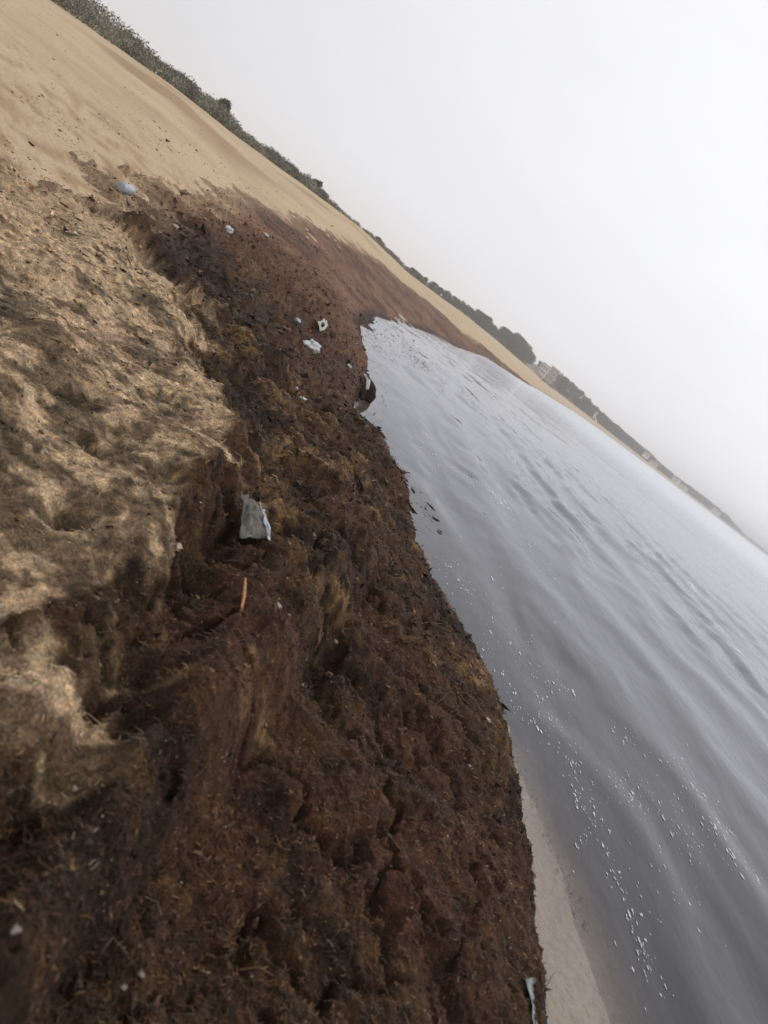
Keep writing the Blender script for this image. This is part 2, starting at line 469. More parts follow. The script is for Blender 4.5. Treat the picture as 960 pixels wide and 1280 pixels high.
def weed(x, y):
    """thickness of the wrack on the sand, and its masks"""
    r = np.hypot(x, y)
    wob = np.clip(r * 0.02, 0.03, 0.35)
    wx = x + wob * fbm(x * 2.2, y * 2.2, 21, 4) ; wy = y + wob * 1.5 * fbm(x * 2.2 + 7, y * 2.2, 22, 4)
    dR, sR = poly_dist(x, y, RIM)
    rim = dR * sR + 0.05 * fbm(x * 3.0, y * 3.0, 31, 4, 0.6) * np.clip(r / 6, 0.5, 3)
    ed = sdist(wx, wy, WRACK) + (0.5 * fbm(x * 1.3, y * 1.3, 23, 5, 0.65) - 0.1) * np.clip(r / 6, 0.6, 1.3) * smooth(0.6, 2.5, rim) * (0.25 + 0.75 * smooth(34, 14, r))
    pale = smooth(-0.05, 0.05, np.maximum(sdist(wx, wy, PALE) / np.clip(r / 3, 0.5, 3), sdist(wx, wy, SLAB)) + 0.16 * fbm(x * 5, y * 5, 41, 4, 0.65))
    palew = smooth(-0.45, 0.30, np.maximum(sdist(wx, wy, PALE), sdist(wx, wy, SLAB)))
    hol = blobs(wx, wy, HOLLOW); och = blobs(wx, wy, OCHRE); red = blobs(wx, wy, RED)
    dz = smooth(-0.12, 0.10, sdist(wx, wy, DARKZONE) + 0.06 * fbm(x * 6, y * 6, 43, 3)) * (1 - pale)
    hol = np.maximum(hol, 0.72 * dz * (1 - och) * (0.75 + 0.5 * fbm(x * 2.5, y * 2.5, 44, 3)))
    bil = np.abs(fbm(x * 2.6 + 0.3 * wx, y * 2.6, 45, 4, 0.55))
    och = np.maximum(och, 0.42 * smooth(0.30, 0.52, bil) * smooth(1.0, 0.2, red) * smooth(9, 6, r) * smooth(1.9, 2.8, r))
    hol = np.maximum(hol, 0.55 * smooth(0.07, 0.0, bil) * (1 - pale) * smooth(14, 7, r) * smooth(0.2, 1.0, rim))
    full = 0.27 * smooth(0.0, 0.16, rim) - 0.1 * smooth(0.02, -0.10, rim)
    near = smooth(26, 12, r)
    T = (0.05 + 0.09 * (1 - near) + near * (full - 0.02)) * smooth(-0.10, 0.9, ed / (np.clip(r / 5, 0.8, 6) * (1 + 1.8 * pale))) + np.where(rim > 0, 0, near * -0.25)
    T = T - 0.10 * smooth(0.0, -0.4, ed) - 0.5 * smooth(0.0, -1.0, np.where(r > 22, rim, 1.0))
    lump = fbm(x * 1.6, y * 1.6, 51, 3)
    T = T + near * smooth(0.0, 0.4, rim) * (0.10 * lump + (1 - 0.85 * pale) * (0.04 + 0.07 * smooth(1.4, 3.0, r)) * (0.4 + 0.6 * smooth(0.3, 1.1, rim)) * (bil - 0.15) + 0.03 * palew - 0.085 * np.sqrt(hol) + 0.025 * och + (1 - 0.8 * pale) * (0.4 + 0.6 * smooth(0.3, 1.1, rim)) * (0.045 + 0.04 * smooth(1.4, 3.0, r)) * (np.abs(fbm(x * 4.2, y * 4.2, 61, 4, 0.6)) - 0.1))
    T = T + np.clip(r / 30, 0, 1) * 0.07 * fbm(x * 0.7, y * 0.35, 53, 5, 0.6) * smooth(-0.2, 0.5, ed)
    return T, rim, ed, pale, hol, och, red


def weed_fine(x, y, amp):
    """fibrous relief"""
    a = fbm(x * 14, y * 14, 71, 3, 0.6)
    b = 1 - np.abs(fbm(x * 32 + 3 * a, y * 32, 75, 3, 0.7)) * 2
    g = np.abs(fbm(x * 21, y * 21, 78, 3, 0.6))
    return amp * (0.020 * a + 0.008 * b + 0.018 * g)


def top_h(x, y):
    x = np.atleast_1d(np.asarray(x, float)); y = np.atleast_1d(np.asarray(y, float))
    zs, d, v = sand_h(x, y)
    T = weed(x, y)[0]
    return np.maximum(zs + T, zs)


def sight(px, py):
    """the ground (or water) point that a line of sight meets"""
    r = view_ray(px, py); r = r / np.linalg.norm(r)
    t = np.exp(np.linspace(math.log(0.8), math.log(400), 2500))
    x, y, z = r[0] * t, r[1] * t, EYE + r[2] * t
    g = np.maximum(top_h(x, y), 0.0)
    i = np.argmax(z < g)
    return np.array([x[i], y[i], g[i]])


# ------------------------------------------------------------------ sand sheet
def build_sand():
    x, y, f = polar_grid(-125, 125, 500, 0.35, 9000, 380)
    z, d, v = sand_h(x, y)
    r = np.hypot(x, y)
    wet = smooth(1.1, 0.7, np.where(d < 0, 0, d) + 0.1 * fbm(x * 2, y * 2, 91, 3)) * (z < 0.5)
    mot = 0.75 * smooth(-0.05, 0.30, fbm(x * 3.0, y * 3.0, 95, 5, 0.7)) * smooth(2, 4, d) * smooth(12, 7, d) * smooth(22, 10, r)
    mot = np.maximum(mot, 0.55 * smooth(0.0, 0.35, fbm(x * 0.22, y * 0.09, 97, 4)) * smooth(6, 10, d) * smooth(24, 15, d) * smooth(120, 50, r) * 1.25)
    silt = smooth(-0.16, 0.5, -d + 0.26 * fbm(x * 2.6, y * 1.3, 99, 4)) * 0.9
    o = mesh_obj('sand_beach', np.stack([x, y, z], 1), f, M_sand, cols={'wet': wet, 'mottle': mot, 'silt': silt})
    tag(o, kind='structure')


build_sand()


# ------------------------------------------------------------------ water sheet
def wave_h(x, y, off):
    """small waves running in to the shore"""
    r = np.hypot(x, y)
    warp = 0.55 * fbm(x * 0.5, y * 0.22, 101, 3)
    fade = smooth(45, 12, r)
    env = smooth(0.25, 2.0, off)
    p1 = 2 * math.pi * (off + warp * 0.9) / 0.62
    p2 = 2 * math.pi * (off + 0.5 * fbm(x * 0.8, y * 0.4, 103, 3) - y * 0.03) / 1.5
    amp = smooth(-0.25, 0.35, fbm(x * 0.5, y * 0.3, 105, 2))
    s1 = (np.sin(p1) * 0.5 + 0.5) ** 2.2 * 2 - 0.8
    s2 = (np.sin(p2) * 0.5 + 0.5) ** 1.6 * 2 - 0.9
    return fade * env * (0.0115 * amp * s1 + 0.0390 * s2 * (0.35 + amp * 0.65) + 0.003 * fbm(x * 1.1, y * 0.5, 107, 3))


def build_water():
    x, y, f = polar_grid(-30, 100, 720, 1.2, 9000, 540)
    zs, d, v = sand_h(x, y)
    off = -d
    r = np.hypot(x, y)
    z = wave_h(x, y, off)
    depth = 1 - np.exp(-np.maximum(-zs, 0.0) * 16.0)
    depth = np.clip(depth, 0.0, 1)
    v3 = np.stack([x, y, z], 1)
    v3, f, c = keep_faces(v3, f, off > -0.6, {'depth': depth, 'far': smooth(8, 120, r)})
    tag(mesh_obj('sea_water', v3, f, M_water, cols=c), kind='structure')


build_water()


# ------------------------------------------------------------------ the bank of seaweed
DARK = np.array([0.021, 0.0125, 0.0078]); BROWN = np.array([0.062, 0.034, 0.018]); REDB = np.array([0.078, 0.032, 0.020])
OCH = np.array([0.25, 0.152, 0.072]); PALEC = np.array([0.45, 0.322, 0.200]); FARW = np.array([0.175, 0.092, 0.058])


def weed_col(x, y, m, jitter):
    T, rim, ed, pale, hol, och, red = m
    r = np.hypot(x, y)
    n1 = fbm(x * 3.2, y * 3.2, 81, 4, 0.6); n2 = fbm(x * 22, y * 22, 83, 3, 0.65)
    L1 = lambda a, b, t: a + (b - a) * np.clip(t, 0, 1)[:, None]
    c = L1(np.tile(BROWN, (len(x), 1)), DARK, smooth(-0.1, 0.35, n1))
    c = L1(c, REDB, np.maximum(red * 0.9, 0.4 * smooth(0.05, 0.4, fbm(x * 1.7, y * 1.7, 85, 3))))
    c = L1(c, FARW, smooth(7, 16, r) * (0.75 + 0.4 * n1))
    c = L1(c, OCH, 1.5 * och * smooth(-0.45, 0.15, n2) * (0.35 + 0.65 * smooth(-0.15, 0.2, fbm(x * 8, y * 8, 86, 3))) + 0.12 * smooth(0.2, 0.5, n2) * smooth(0.0, 0.4, n1))
    thr = np.interp(r, [1.0, 1.8, 2.6, 3.6, 6.0, 9.0], [0.06, 0.04, -0.03, -0.14, -0.20, -0.24])
    pn = 0.42 * fbm(x * 4.2, y * 4.2, 87, 5, 0.62) + 0.58 * fbm(x * 11, y * 11, 88, 4, 0.6)
    pm = np.clip(pale, 0, 1) * (0.26 + 0.74 * smooth(thr - 0.10, thr + 0.13, pn))
    c = L1(c, PALEC, pm * (0.72 + 0.36 * smooth(-0.4, 0.2, n2)))
    c = L1(c, np.array([0.055, 0.042, 0.026]), pale * smooth(0.15, 0.42, fbm(x * 4.4, y * 4.4, 89, 4)) * 0.7)
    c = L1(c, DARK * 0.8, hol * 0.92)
    c = L1(c, DARK * 0.75, 0.8 * smooth(0.14, 0.0, (rim + 0.05 * n1) / np.clip(r / 8, 1, 9)) * smooth(75, 40, r))     # soaked margin
    fn = fbm(x * 0.9, y * 0.45, 181, 5, 0.65)
    c = c * (1 - smooth(6, 14, r) * (0.42 * smooth(-0.02, 0.30, fn) - 0.25 * smooth(0.05, 0.35, -fn)))[:, None]
    c = c * (1 + 0.30 * n2 + jitter)[:, None]
    c = L1(c, np.array([0.40, 0.285, 0.175]) * (1 + 0.25 * n2)[:, None], 0.9 * smooth(0.75, -0.1, ed / (np.clip(r / 7, 0.7, 1.6) * (1 + 1.6 * pale))) * (0.55 + 0.45 * smooth(-0.3, 0.3, n1)))
    return np.clip(c, 0.004, 1)


def build_bank():
    x, y, f = polar_grid(-64, 44, 760, 0, 0, 0, np.concatenate([np.exp(np.linspace(math.log(0.65), math.log(6), 540, endpoint=False)), np.exp(np.linspace(math.log(6), math.log(130), 290))]))
    zs, d, v = sand_h(x, y)
    m = weed(x, y)
    r = np.hypot(x, y)
    T = m[0]
    T = T + weed_fine(x, y, smooth(0.0, 0.1, T) * smooth(30, 10, r) * (1 - 0.45 * m[3]))
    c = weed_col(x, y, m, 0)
    z = zs + np.maximum(T, -0.15)
    v3, f, cc = keep_faces(np.stack([x, y, z], 1), f, T > -0.06, {'Col': c})
    tag(mesh_obj('seaweed_bank', v3, f, M_weed, cols=cc), 'thick bank of brown washed-up seaweed along the water edge', 'seaweed', kind='stuff')


build_bank()


# loose strands and crumbs lying on it
def scatter_on_weed(n, r1, seed, pale_keep):
    rg = np.random.default_rng(seed)
    az = np.radians(rg.uniform(-62, 42, n)); r = np.exp(rg.uniform(math.log(0.8), math.log(r1), n))
    x, y = np.sin(az) * r, np.cos(az) * r
    m = weed(x, y)
    ok = (m[0] > 0.03) & (rg.uniform(0, 1, n) > m[3] * (1 - pale_keep))
    x, y, r = x[ok], y[ok], r[ok]
    m = tuple(a[ok] for a in m)
    z = sand_h(x, y)[0] + m[0] + weed_fine(x, y, smooth(0.0, 0.1, m[0]) * smooth(30, 10, r) * (1 - 0.45 * m[3]))
    return rg, x, y, z, r, m


def build_strands(n=125000):
    rg, x, y, z, r, m = scatter_on_weed(n, 22, 31, 0.22)
    n = len(x); z = z + 0.002
    kind = rg.uniform(0, 1, n)
    ln = np.where(kind < 0.06, rg.uniform(0.06, 0.16, n), rg.uniform(0.010, 0.042, n)) * np.clip(r / 3.5, 0.55, 1.8)
    wd = np.where(kind < 0.06, rg.uniform(0.0009, 0.0018, n), rg.uniform(0.0010, 0.0034, n)) * np.clip(r / 3.0, 0.6, 2.4)
    wd = np.where(kind > 0.93, wd * 2.4, wd)                       # a few broad blades
    an = rg.uniform(0, 2 * math.pi, n); cv = rg.normal(0, 0.6, n)
    lift = np.abs(rg.normal(0, 0.22, n))
    P = []; K = 3
    px, py, pz = x.copy(), y.copy(), z.copy(); a = an - cv
    for k in range(K):
        tw = 1.0 - 0.6 * (k / (K - 1))
        sx, sy = -np.sin(a) * wd * tw, np.cos(a) * wd * tw
        P.append(np.stack([px + sx, py + sy, pz], 1)); P.append(np.stack([px - sx, py - sy, pz + wd * 0.6], 1))
        st = ln / (K - 1)
        px = px + np.cos(a) * st; py = py + np.sin(a) * st
        pz = pz + st * lift * (1.0 if k == 0 else -0.9); a = a + cv
    V = np.stack(P, 1).reshape(-1, 3)
    b = np.arange(n)[:, None] * (2 * K)
    F = np.concatenate([b + np.array([[2 * k, 2 * k + 1, 2 * k + 3, 2 * k + 2]]) for k in range(K - 1)], 0)
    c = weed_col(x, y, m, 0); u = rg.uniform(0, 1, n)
    c = c * rg.uniform(0.5, 1.6, n)[:, None]
    ochre = u < 0.10; c[ochre] = c[ochre] * 0.5 + np.array([0.15, 0.085, 0.036]) * rg.uniform(0.4, 1.0, (ochre.sum(), 1))
    pl = u > 0.988; c[pl] = np.array([0.26, 0.2, 0.14]) * rg.uniform(0.5, 1.15, (pl.sum(), 1))
    tag(mesh_obj('seaweed_strands', V, F, M_strand, cols={'Col': np.repeat(np.clip(c, 0.004, 0.6), 2 * K, 0)}), 'loose brown and straw coloured seaweed strands matted over the bank', 'seaweed', kind='stuff')


build_strands()


def build_crumbs(n=120000):
    """broken bits of weed and clotted sand"""
    rg, x, y, z, r, m = scatter_on_weed(n, 30, 37, 0.8)
    n = len(x)
    S = rg.lognormal(0, .5, n) * 0.0034 * np.clip(r / 2.6, 0.6, 4.0)
    V = np.stack([x, y, z], 1)[:, None, :] + rg.normal(0, 1, (n, 4, 3)) * S[:, None, None] * np.array([1, 1, .7])
    b = np.arange(n)[:, None] * 4
    F = np.concatenate([b + np.array([q]) for q in ([0, 1, 2], [0, 2, 3], [0, 3, 1], [1, 3, 2])], 0)
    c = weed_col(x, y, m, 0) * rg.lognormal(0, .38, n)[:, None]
    u = rg.uniform(0, 1, n); q = (u < .09) & (m[3] < .5)
    c[q] = c[q] * .4 + np.array([0.17, 0.10, 0.045]) * rg.uniform(.3, 1, (q.sum(), 1))
    q = (u > .86) & (m[3] > .5); c[q] = np.array([0.075, 0.045, 0.026]) * rg.uniform(.5, 1.3, (q.sum(), 1))
    tag(mesh_obj('seaweed_crumbs', V.reshape(-1, 3), F, M_strand, cols={'Col': np.repeat(np.clip(c, .004, .7), 4, 0)}, smooth_sh=False), 'broken seaweed crumbs and clotted sand over bank and mound', 'seaweed', kind='stuff')


build_crumbs()


# ------------------------------------------------------------------ far land: wooded rise behind the beach
def build_rise():
    """the low wooded land behind the far beach"""
    az = np.linspace(-11, 60, 500); u = np.linspace(0, 1, 40)
    # crest height above the water by azimuth (what stands there carries trees as well)
    ca = [-11, -9, -7, -4, 0, 1.6, 3.5, 5.5, 7, 9, 11, 13, 15, 17, 19, 20.3, 21.0, 24, 40, 60]
    ch = [2.9, 3.3, 4.0, 5.0, 6.0, 7.0, 7.5, 7.8, 6.5, 5.5, 5.6, 6.0, 6.0, 8.0, 9.5, 5.0, 5.5, 9, 6, 6]
    A, Uu = np.meshgrid(az, u, indexing='ij')
    rv = np.interp(A, [v[0] for v in VEG_T], [v[1] for v in VEG_T]); zv = np.interp(A, [v[0] for v in VEG_T], [v[2] for v in VEG_T])
    r = rv * (1 + 0.30 * Uu)
    top = np.interp(A, ca, ch)
    x, y = np.sin(np.radians(A)) * r, np.cos(np.radians(A)) * r
    z = zv - 0.3 + (top - zv + 0.3) * smooth(0, 0.35, Uu) * (1 + 0.15 * fbm(x * 0.03, y * 0.03, 121, 3)) - 3.0 * smooth(0.9, 1.0, Uu)
    nr = len(u)
    i = np.arange(len(az) - 1)[:, None] * nr + np.arange(nr - 1)[None, :]
    f = np.stack([i, i + nr, i + nr + 1, i + 1], -1).reshape(-1, 4)[:, ::-1].copy()
    g = fbm(x * 0.08, y * 0.08, 123, 4)
    c = np.array([0.070, 0.066, 0.046]) * (1 + 0.5 * g[..., None])
    bare = smooth(1.3, 1.9, A) * smooth(3.1, 2.5, A) * smooth(0.5, 0.3, Uu)
    c = c * (1 - bare[..., None]) + np.array([0.19, 0.155, 0.13]) * bare[..., None] * (1 + 0.3 * g[..., None])
    tag(mesh_obj('far_hill', np.stack([x.ravel(), y.ravel(), z.ravel()], 1), f, M_wood_floor, cols={'Col': c.reshape(-1, 3)}), kind='structure')
    return lambda a, t: float(np.interp(a, [v[0] for v in VEG_T], [v[2] for v in VEG_T]) - 0.3 + (np.interp(a, ca, ch) - np.interp(a, [v[0] for v in VEG_T], [v[2] for v in VEG_T]) + 0.3) * smooth(0, 0.35, np.array(t)))


rise_h = build_rise()
veg_r = lambda a: float(np.interp(a, [v[0] for v in VEG_T], [v[1] for v in VEG_T]))


def leaf_cloud(lobes, n, size, base, rg, elong=1.0):
    """n small leaf faces spread through ellipsoid lobes (cx, cy, cz, rx, ry, rz)"""
    vol = np.array([l[3] * l[4] * l[5] for l in lobes]); pick = rg.choice(len(lobes), n, p=vol / vol.sum())
    Lb = np.array(lobes)[pick]
    d = rg.normal(size=(n, 3)); d /= np.linalg.norm(d, axis=1)[:, None]
    rad = rg.uniform(0.25, 1.0, n) ** 0.45 * (1 + 0.16 * rg.normal(size=n))
    c = Lb[:, :3] + d * rad[:, None] * Lb[:, 3:]
    a = rg.normal(size=(n, 3)); a /= np.linalg.norm(a, axis=1)[:, None]
    b = np.cross(a, rg.normal(size=(n, 3))); b /= np.linalg.norm(b, axis=1)[:, None]
    s = size * rg.uniform(0.5, 1.4, n)[:, None]
    V = np.stack([c - a * s * elong, c - b * s * 0.5, c + a * s * elong, c + b * s * 0.5], 1).reshape(-1, 3)
    F = np.arange(4 * n).reshape(-1, 4)
    tint = rg.uniform(0.6, 1.35, (len(lobes), 1))[pick]
    cc = np.array(base) * tint * rg.uniform(0.65, 1.35, (n, 1)) * (1 + rg.normal(0, 0.06, (n, 3)))
    return V, F, np.repeat(np.clip(cc, 0.005, 1), 4, 0)


def tube_arrays(pts, rads, k=7):
    """a tapered tube through points"""
    pts = np.asarray(pts, float); V = []; F = []
    for i, p in enumerate(pts):
        t = pts[min(i + 1, len(pts) - 1)] - pts[max(i - 1, 0)]; t = t / np.linalg.norm(t)
        a = np.cross(t, [0.31, 0.2, 0.93]); 
        if np.linalg.norm(a) < 1e-3: a = np.cross(t, [1, 0, 0])
        a /= np.linalg.norm(a); b = np.cross(t, a)
        for j in range(k):
            w_ = 2 * math.pi * j / k
            V.append(p + rads[i] * (math.cos(w_) * a + math.sin(w_) * b))
    for i in range(len(pts) - 1):
        for j in range(k):
            F.append((i * k + j, i * k + (j + 1) % k, (i + 1) * k + (j + 1) % k, (i + 1) * k + j))
    n0 = len(V); V += [pts[0], pts[-1]]; m = len(pts) - 1
    for j in range(k):
        F.append((n0, (j + 1) % k, j, n0)); F.append((n0 + 1, m * k + j, m * k + (j + 1) % k, n0 + 1))
    return np.array(V), F


def mesh_mixed(name, V, F, m, parent=None, smooth_sh=True):
    me = bpy.data.meshes.new(name)
    me.from_pydata([tuple(v) for v in V], [], [tuple(dict.fromkeys(f)) for f in F])
    for p in me.polygons: p.use_smooth = smooth_sh
    me.materials.append(m); me.update()
    o = bpy.data.objects.new(name, me); col.objects.link(o)
    if parent: o.parent = parent
    return o


# ---- trees of the far wood: four kinds, copied
def make_tree(seed, h, name):
    rg = np.random.default_rng(seed)
    root = empty(name, (0, 0, 0))
    pts = [(0, 0, -0.3), (0.1 * rg.normal(), 0.1 * rg.normal(), h * 0.3), (0.2 * rg.normal(), 0.2 * rg.normal(), h * 0.6), (0.2 * rg.normal(), 0.2 * rg.normal(), h * 0.85)]
    V, F = tube_arrays(pts, [0.17, 0.14, 0.1, 0.04], 6)
    lobes = []
    for k in range(11):
        a = rg.uniform(0, 6.28); q = rg.uniform(0.2, 1.0)
        c = (math.cos(a) * h * 0.24 * q, math.sin(a) * h * 0.24 * q, h * rg.uniform(0.16, 0.84))
        lobes.append((*c, h * rg.uniform(0.17, 0.27), h * rg.uniform(0.17, 0.27), h * rg.uniform(0.12, 0.19)))
        n0 = len(V); v2, f2 = tube_arrays([(0, 0, max(0, c[2] - h * 0.18)), (c[0] * 0.5, c[1] * 0.5, c[2] - h * 0.07), c], [0.07, 0.05, 0.02], 4)
        V = np.concatenate([V, v2]); F += [tuple(i + n0 for i in f) for f in f2]
    mesh_mixed('trunk', V, F, M_bark, root)
    lv, lf, lc = leaf_cloud(lobes, 2600, 0.24, (0.056, 0.068, 0.046), rg, 0.8)
    mesh_obj('crown', lv, lf, M_leaf, root, {'Col': lc}, False)
    return root


def copy_tree(src, loc, rz, s, name=None):
    r = src.copy(); col.objects.link(r); r.location = loc; r.rotation_euler = (0, 0, rz); r.scale = (s, s, s)
    for ch in list(src.children):
        c = ch.copy(); col.objects.link(c); c.parent = r
    return r


protos = [make_tree(200 + k, 6.0, 'wood_tree') for k in range(4)]
# target height of the tree tops by azimuth (degrees above eye level)
TOPS = [(-9.1, .50), (-8.8, .62), (-7.9, .85), (-6.6, 1.0), (-5, 1.08), (-3.8, 1.12), (-3.3, 1.38), (-2.5, 1.40), (-1.9, 1.15), (-1.1, 1.40), (0, 1.65), (.6, 1.6), (1.2, 1.38), (1.6, 1.15),
        (2.2, 1.1), (3.4, 1.2), (4.4, 1.32), (5.2, 1.25), (5.9, 1.2), (7, 1.0), (8.5, .84), (10.3, .74), (11.5, .68), (12.2, .64)]
used = [False] * 4
tree_i = 0
for row, (t0, dens) in enumerate(((0.03, 1.0), (0.09, 1.0), (0.17, 0.9))):
    a = -9.0 + 0.1 * row
    while a < 12.2:
        r = veg_r(a) * (1 + t0 + random.uniform(-0.015, 0.015))
        step = math.degrees(2.9 / r) * random.uniform(0.6, 1.4)
        bare = 1.75 < a < 4.35
        if not (bare and row < 2):
            zb = rise_h(a, t0 / 0.30)
            want = EYE + math.tan(math.radians(float(np.interp(a, [t[0] for t in TOPS], [t[1] for t in TOPS])))) * r
            hgt = max(2.2, (want - zb) * random.uniform(0.80, 1.04))
            if row == 0: hgt *= random.uniform(0.65, 1.0)
            k = random.randrange(4)
            p = pol(a, r)
            loc = (p[0], p[1], zb - 0.1); s_ = hgt / 5.7; sw = max(s_, .72) * random.uniform(1.0, 1.5)
            if not used[k]:
                t = protos[k]; used[k] = True; t.location = loc; t.rotation_euler = (0, 0, random.uniform(0, 6.28)); t.scale = (sw, sw, s_)
            else:
                t = copy_tree(protos[k], loc, random.uniform(0, 6.28), s_); t.scale = (sw, sw * random.uniform(.8, 1.2), s_)
            if a < 2.6: tag(t, 'dark green tree in the wood left of the pale building', 'tree', 'trees left of the pale building')
            else: tag(t, 'grey green tree on the slope right of the pale building', 'tree', 'trees right of the pale building')
            tree_i += 1
        a += step / dens


# ---- mass of trees farther along the coast, too far to tell apart
def build_far_wood():
    rg = np.random.default_rng(77); lobes = []
    for a in np.arange(12.0, 27, 0.035):
        for t0 in (0.02, 0.1, 0.2):
            r = veg_r(a) * (1 + t0); zb = rise_h(a, t0 / 0.3)
            want = float(np.interp(a, [12, 13.5, 15, 16.5, 17.5, 19, 20.2, 20.8, 22, 27], [.64, .5, .45, .48, .50, .46, .25, .14, .16, .16]))
            top = EYE + math.tan(math.radians(want)) * r
            hh = max(2.0, top - zb) * rg.uniform(0.55, 1.05)
            if rg.uniform() < 0.2: continue
            p = pol(a + rg.uniform(-.02, .02), r)
            lobes.append((p[0], p[1], zb + hh * 0.5, hh * 0.5, hh * 0.5, hh * 0.5))
    V, F, c = leaf_cloud(lobes, 45000, 1.1, (0.055, 0.064, 0.046), rg, 0.9)
    tag(mesh_obj('far_wood', V, F, M_leaf, cols={'Col': c}, smooth_sh=False), 'hazy line of woods along the distant coast', 'wood', kind='stuff')


build_far_wood()


# ---- scrub on the dune behind the sand
def build_scrub():
    rg = np.random.default_rng(88)
    Vs, Fs, Cs = [], [], []; off = 0
    ta = [-80, -60, -45, -38, -33.6, -30.9, -28.3, -25.8, -23.8, -20.6, -18, -16.6, -14.4, -11.6, -10, -8.9]
    te = [3.6, 2.9, 2.3, 2.05, 1.8, 1.62, 1.5, 1.58, 1.3, 1.28, 1.3, 1.15, .93, .86, .68, .56]
    a = -75.0
    lobes = []
    while a < -8.7:
        r0 = veg_r(a)
        for t0 in (0.0, 0.05, 0.11):
            r = r0 * (1 + t0) + rg.uniform(0.3, 1.2)
            p = pol(a + rg.uniform(-0.3, 0.3), r)
            zb = float(sand_h(np.array([p[0]]), np.array([p[1]]))[0][0])
            top = EYE + math.tan(math.radians(float(np.interp(a, ta, te)))) * r
            hh = max(0.35, (top - zb) * rg.uniform(0.62, 1.06)) * (0.75 if t0 == 0 else 1)
            wd = hh * rg.uniform(0.7, 1.3)
            lobes.append((p[0], p[1], zb + hh * 0.45, wd, wd, hh * 0.55))
        a += math.degrees(1.1 / r0)
    # finer leaves near, coarser far
    for lo, hi, size, n in ((0, 60, 0.064, 56000), (60, 110, 0.095, 32000), (110, 400, 0.15, 24000)):
        ls = [l for l in lobes if lo <= math.hypot(l[0], l[1]) < hi]
        V, F, c = leaf_cloud(ls, n, size, (0.178, 0.170, 0.122), rg, 1.3)  # leaf colour lightened and greyed: a hazy veil of light mixed into it
        Vs.append(V); Fs.append(F + off); Cs.append(c); off += len(V)
    tag(mesh_obj('dune_scrub', np.concatenate(Vs), np.concatenate(Fs), M_leaf, cols={'Col': np.concatenate(Cs)}, smooth_sh=False), 'low grey green scrub along the top of the dune', 'scrub', kind='stuff')


build_scrub()


def bush(a, extra, top_el, wd, label, seed):
    rg = np.random.default_rng(seed)
    r = veg_r(a) * 1.05 + extra; p = pol(a, r)
    zb = float(sand_h(p[:1], p[1:])[0][0])
    hh = EYE + math.tan(math.radians(top_el)) * r - zb
    root = tag(empty('dune_bush', (p[0], p[1], zb)), label, 'bush')
    V, F = tube_arrays([(0, 0, -0.2), (0.05, 0, hh * 0.35), (0.0, 0.1, hh * 0.75)], [0.07, 0.05, 0.02], 5)
    for k in range(4):
        n0 = len(V); an = k * 1.7
        v2, f2 = tube_arrays([(0, 0, hh * 0.2), (math.cos(an) * wd * 0.5, math.sin(an) * wd * 0.5, hh * 0.65)], [0.04, 0.012], 4)
        V = np.concatenate([V, v2]); F += [tuple(i + n0 for i in f) for f in f2]
    mesh_mixed('trunk', V, F, M_bark, root)
    lobes = [(rg.uniform(-.5, .5) * wd, rg.uniform(-.5, .5) * wd, hh * rg.uniform(0.45, 0.78), wd * rg.uniform(.4, .6), wd * rg.uniform(.4, .6), hh * 0.22) for k in range(6)]
    lv, lf, lc = leaf_cloud(lobes, 3500, 0.06 * r / 50, (0.066, 0.074, 0.045), rg, 1.0)
    mesh_obj('crown', lv, lf, M_leaf, root, {'Col': lc}, False)


bush(-24.9, 0.5, 1.98, 0.95, 'rounded dark bush standing above the dune scrub nearest the viewer', 301)
bush(-17.6, 0.5, 1.55, 0.95, 'small round bush rising from the dune scrub in mid distance', 302)
bush(-12.0, 0.5, 0.98, 1.4, 'last small bush at the far end of the dune scrub', 303)

# ------------------------------------------------------------------ buildings on the far shore
M_render = simple('pale_render', (0.62, 0.58, 0.50), 0.85, 0.08, 0.6)
M_render2 = simple('grey_render', (0.36, 0.34, 0.31), 0.85, 0.1, 0.6)
M_white = simple('white_wall', (0.74, 0.73, 0.70), 0.8, 0.06, 0.6)
M_glass = simple('window_glass', (0.05, 0.055, 0.06), 0.12, 0.2, 2.0)
M_roof = simple('roof_tile', (0.24, 0.12, 0.08), 0.8, 0.25, 1.5)
M_flatroof = simple('flat_roof', (0.34, 0.33, 0.32), 0.9, 0.1, 1.0)


def box(name, m, parent, x0, x1, y0, y1, z0, z1):
    V = [(x, y, z) for z in (z0, z1) for x, y in ((x0, y0), (x1, y0), (x1, y1), (x0, y1))]
    F = [(3, 2, 1, 0), (4, 5, 6, 7), (0, 1, 5, 4), (1, 2, 6, 5), (2, 3, 7, 6), (3, 0, 4, 7)]
    return mesh_mixed(name, V, F, m, parent, False)


def window(parent, m, x0, x1, y, z0, z1):
    """recess frame with pane and sill on the front (y) face"""
    w_ = box('window', M_white, parent, x0 - .1, x1 + .1, y - .10, y - .003, z0 - .1, z1 + .1)
    box('pane', M_glass, w_, x0, x1, y - .125, y - .104, z0, z1)
    return w_


def gable(name, m, parent, x0, x1, y0, y1, z0, z1, over=.35):
    ym = (y0 + y1) / 2
    V = [(x0 - over, y0 - over, z0), (x1 + over, y0 - over, z0), (x1 + over, y1 + over, z0), (x0 - over, y1 + over, z0), (x0 - over, ym, z1), (x1 + over, ym, z1)]
    F = [(0, 1, 5, 4), (2, 3, 4, 5), (0, 4, 3), (1, 2, 5), (3, 2, 1, 0)]
    return mesh_mixed(name, V, F, m, parent, False)


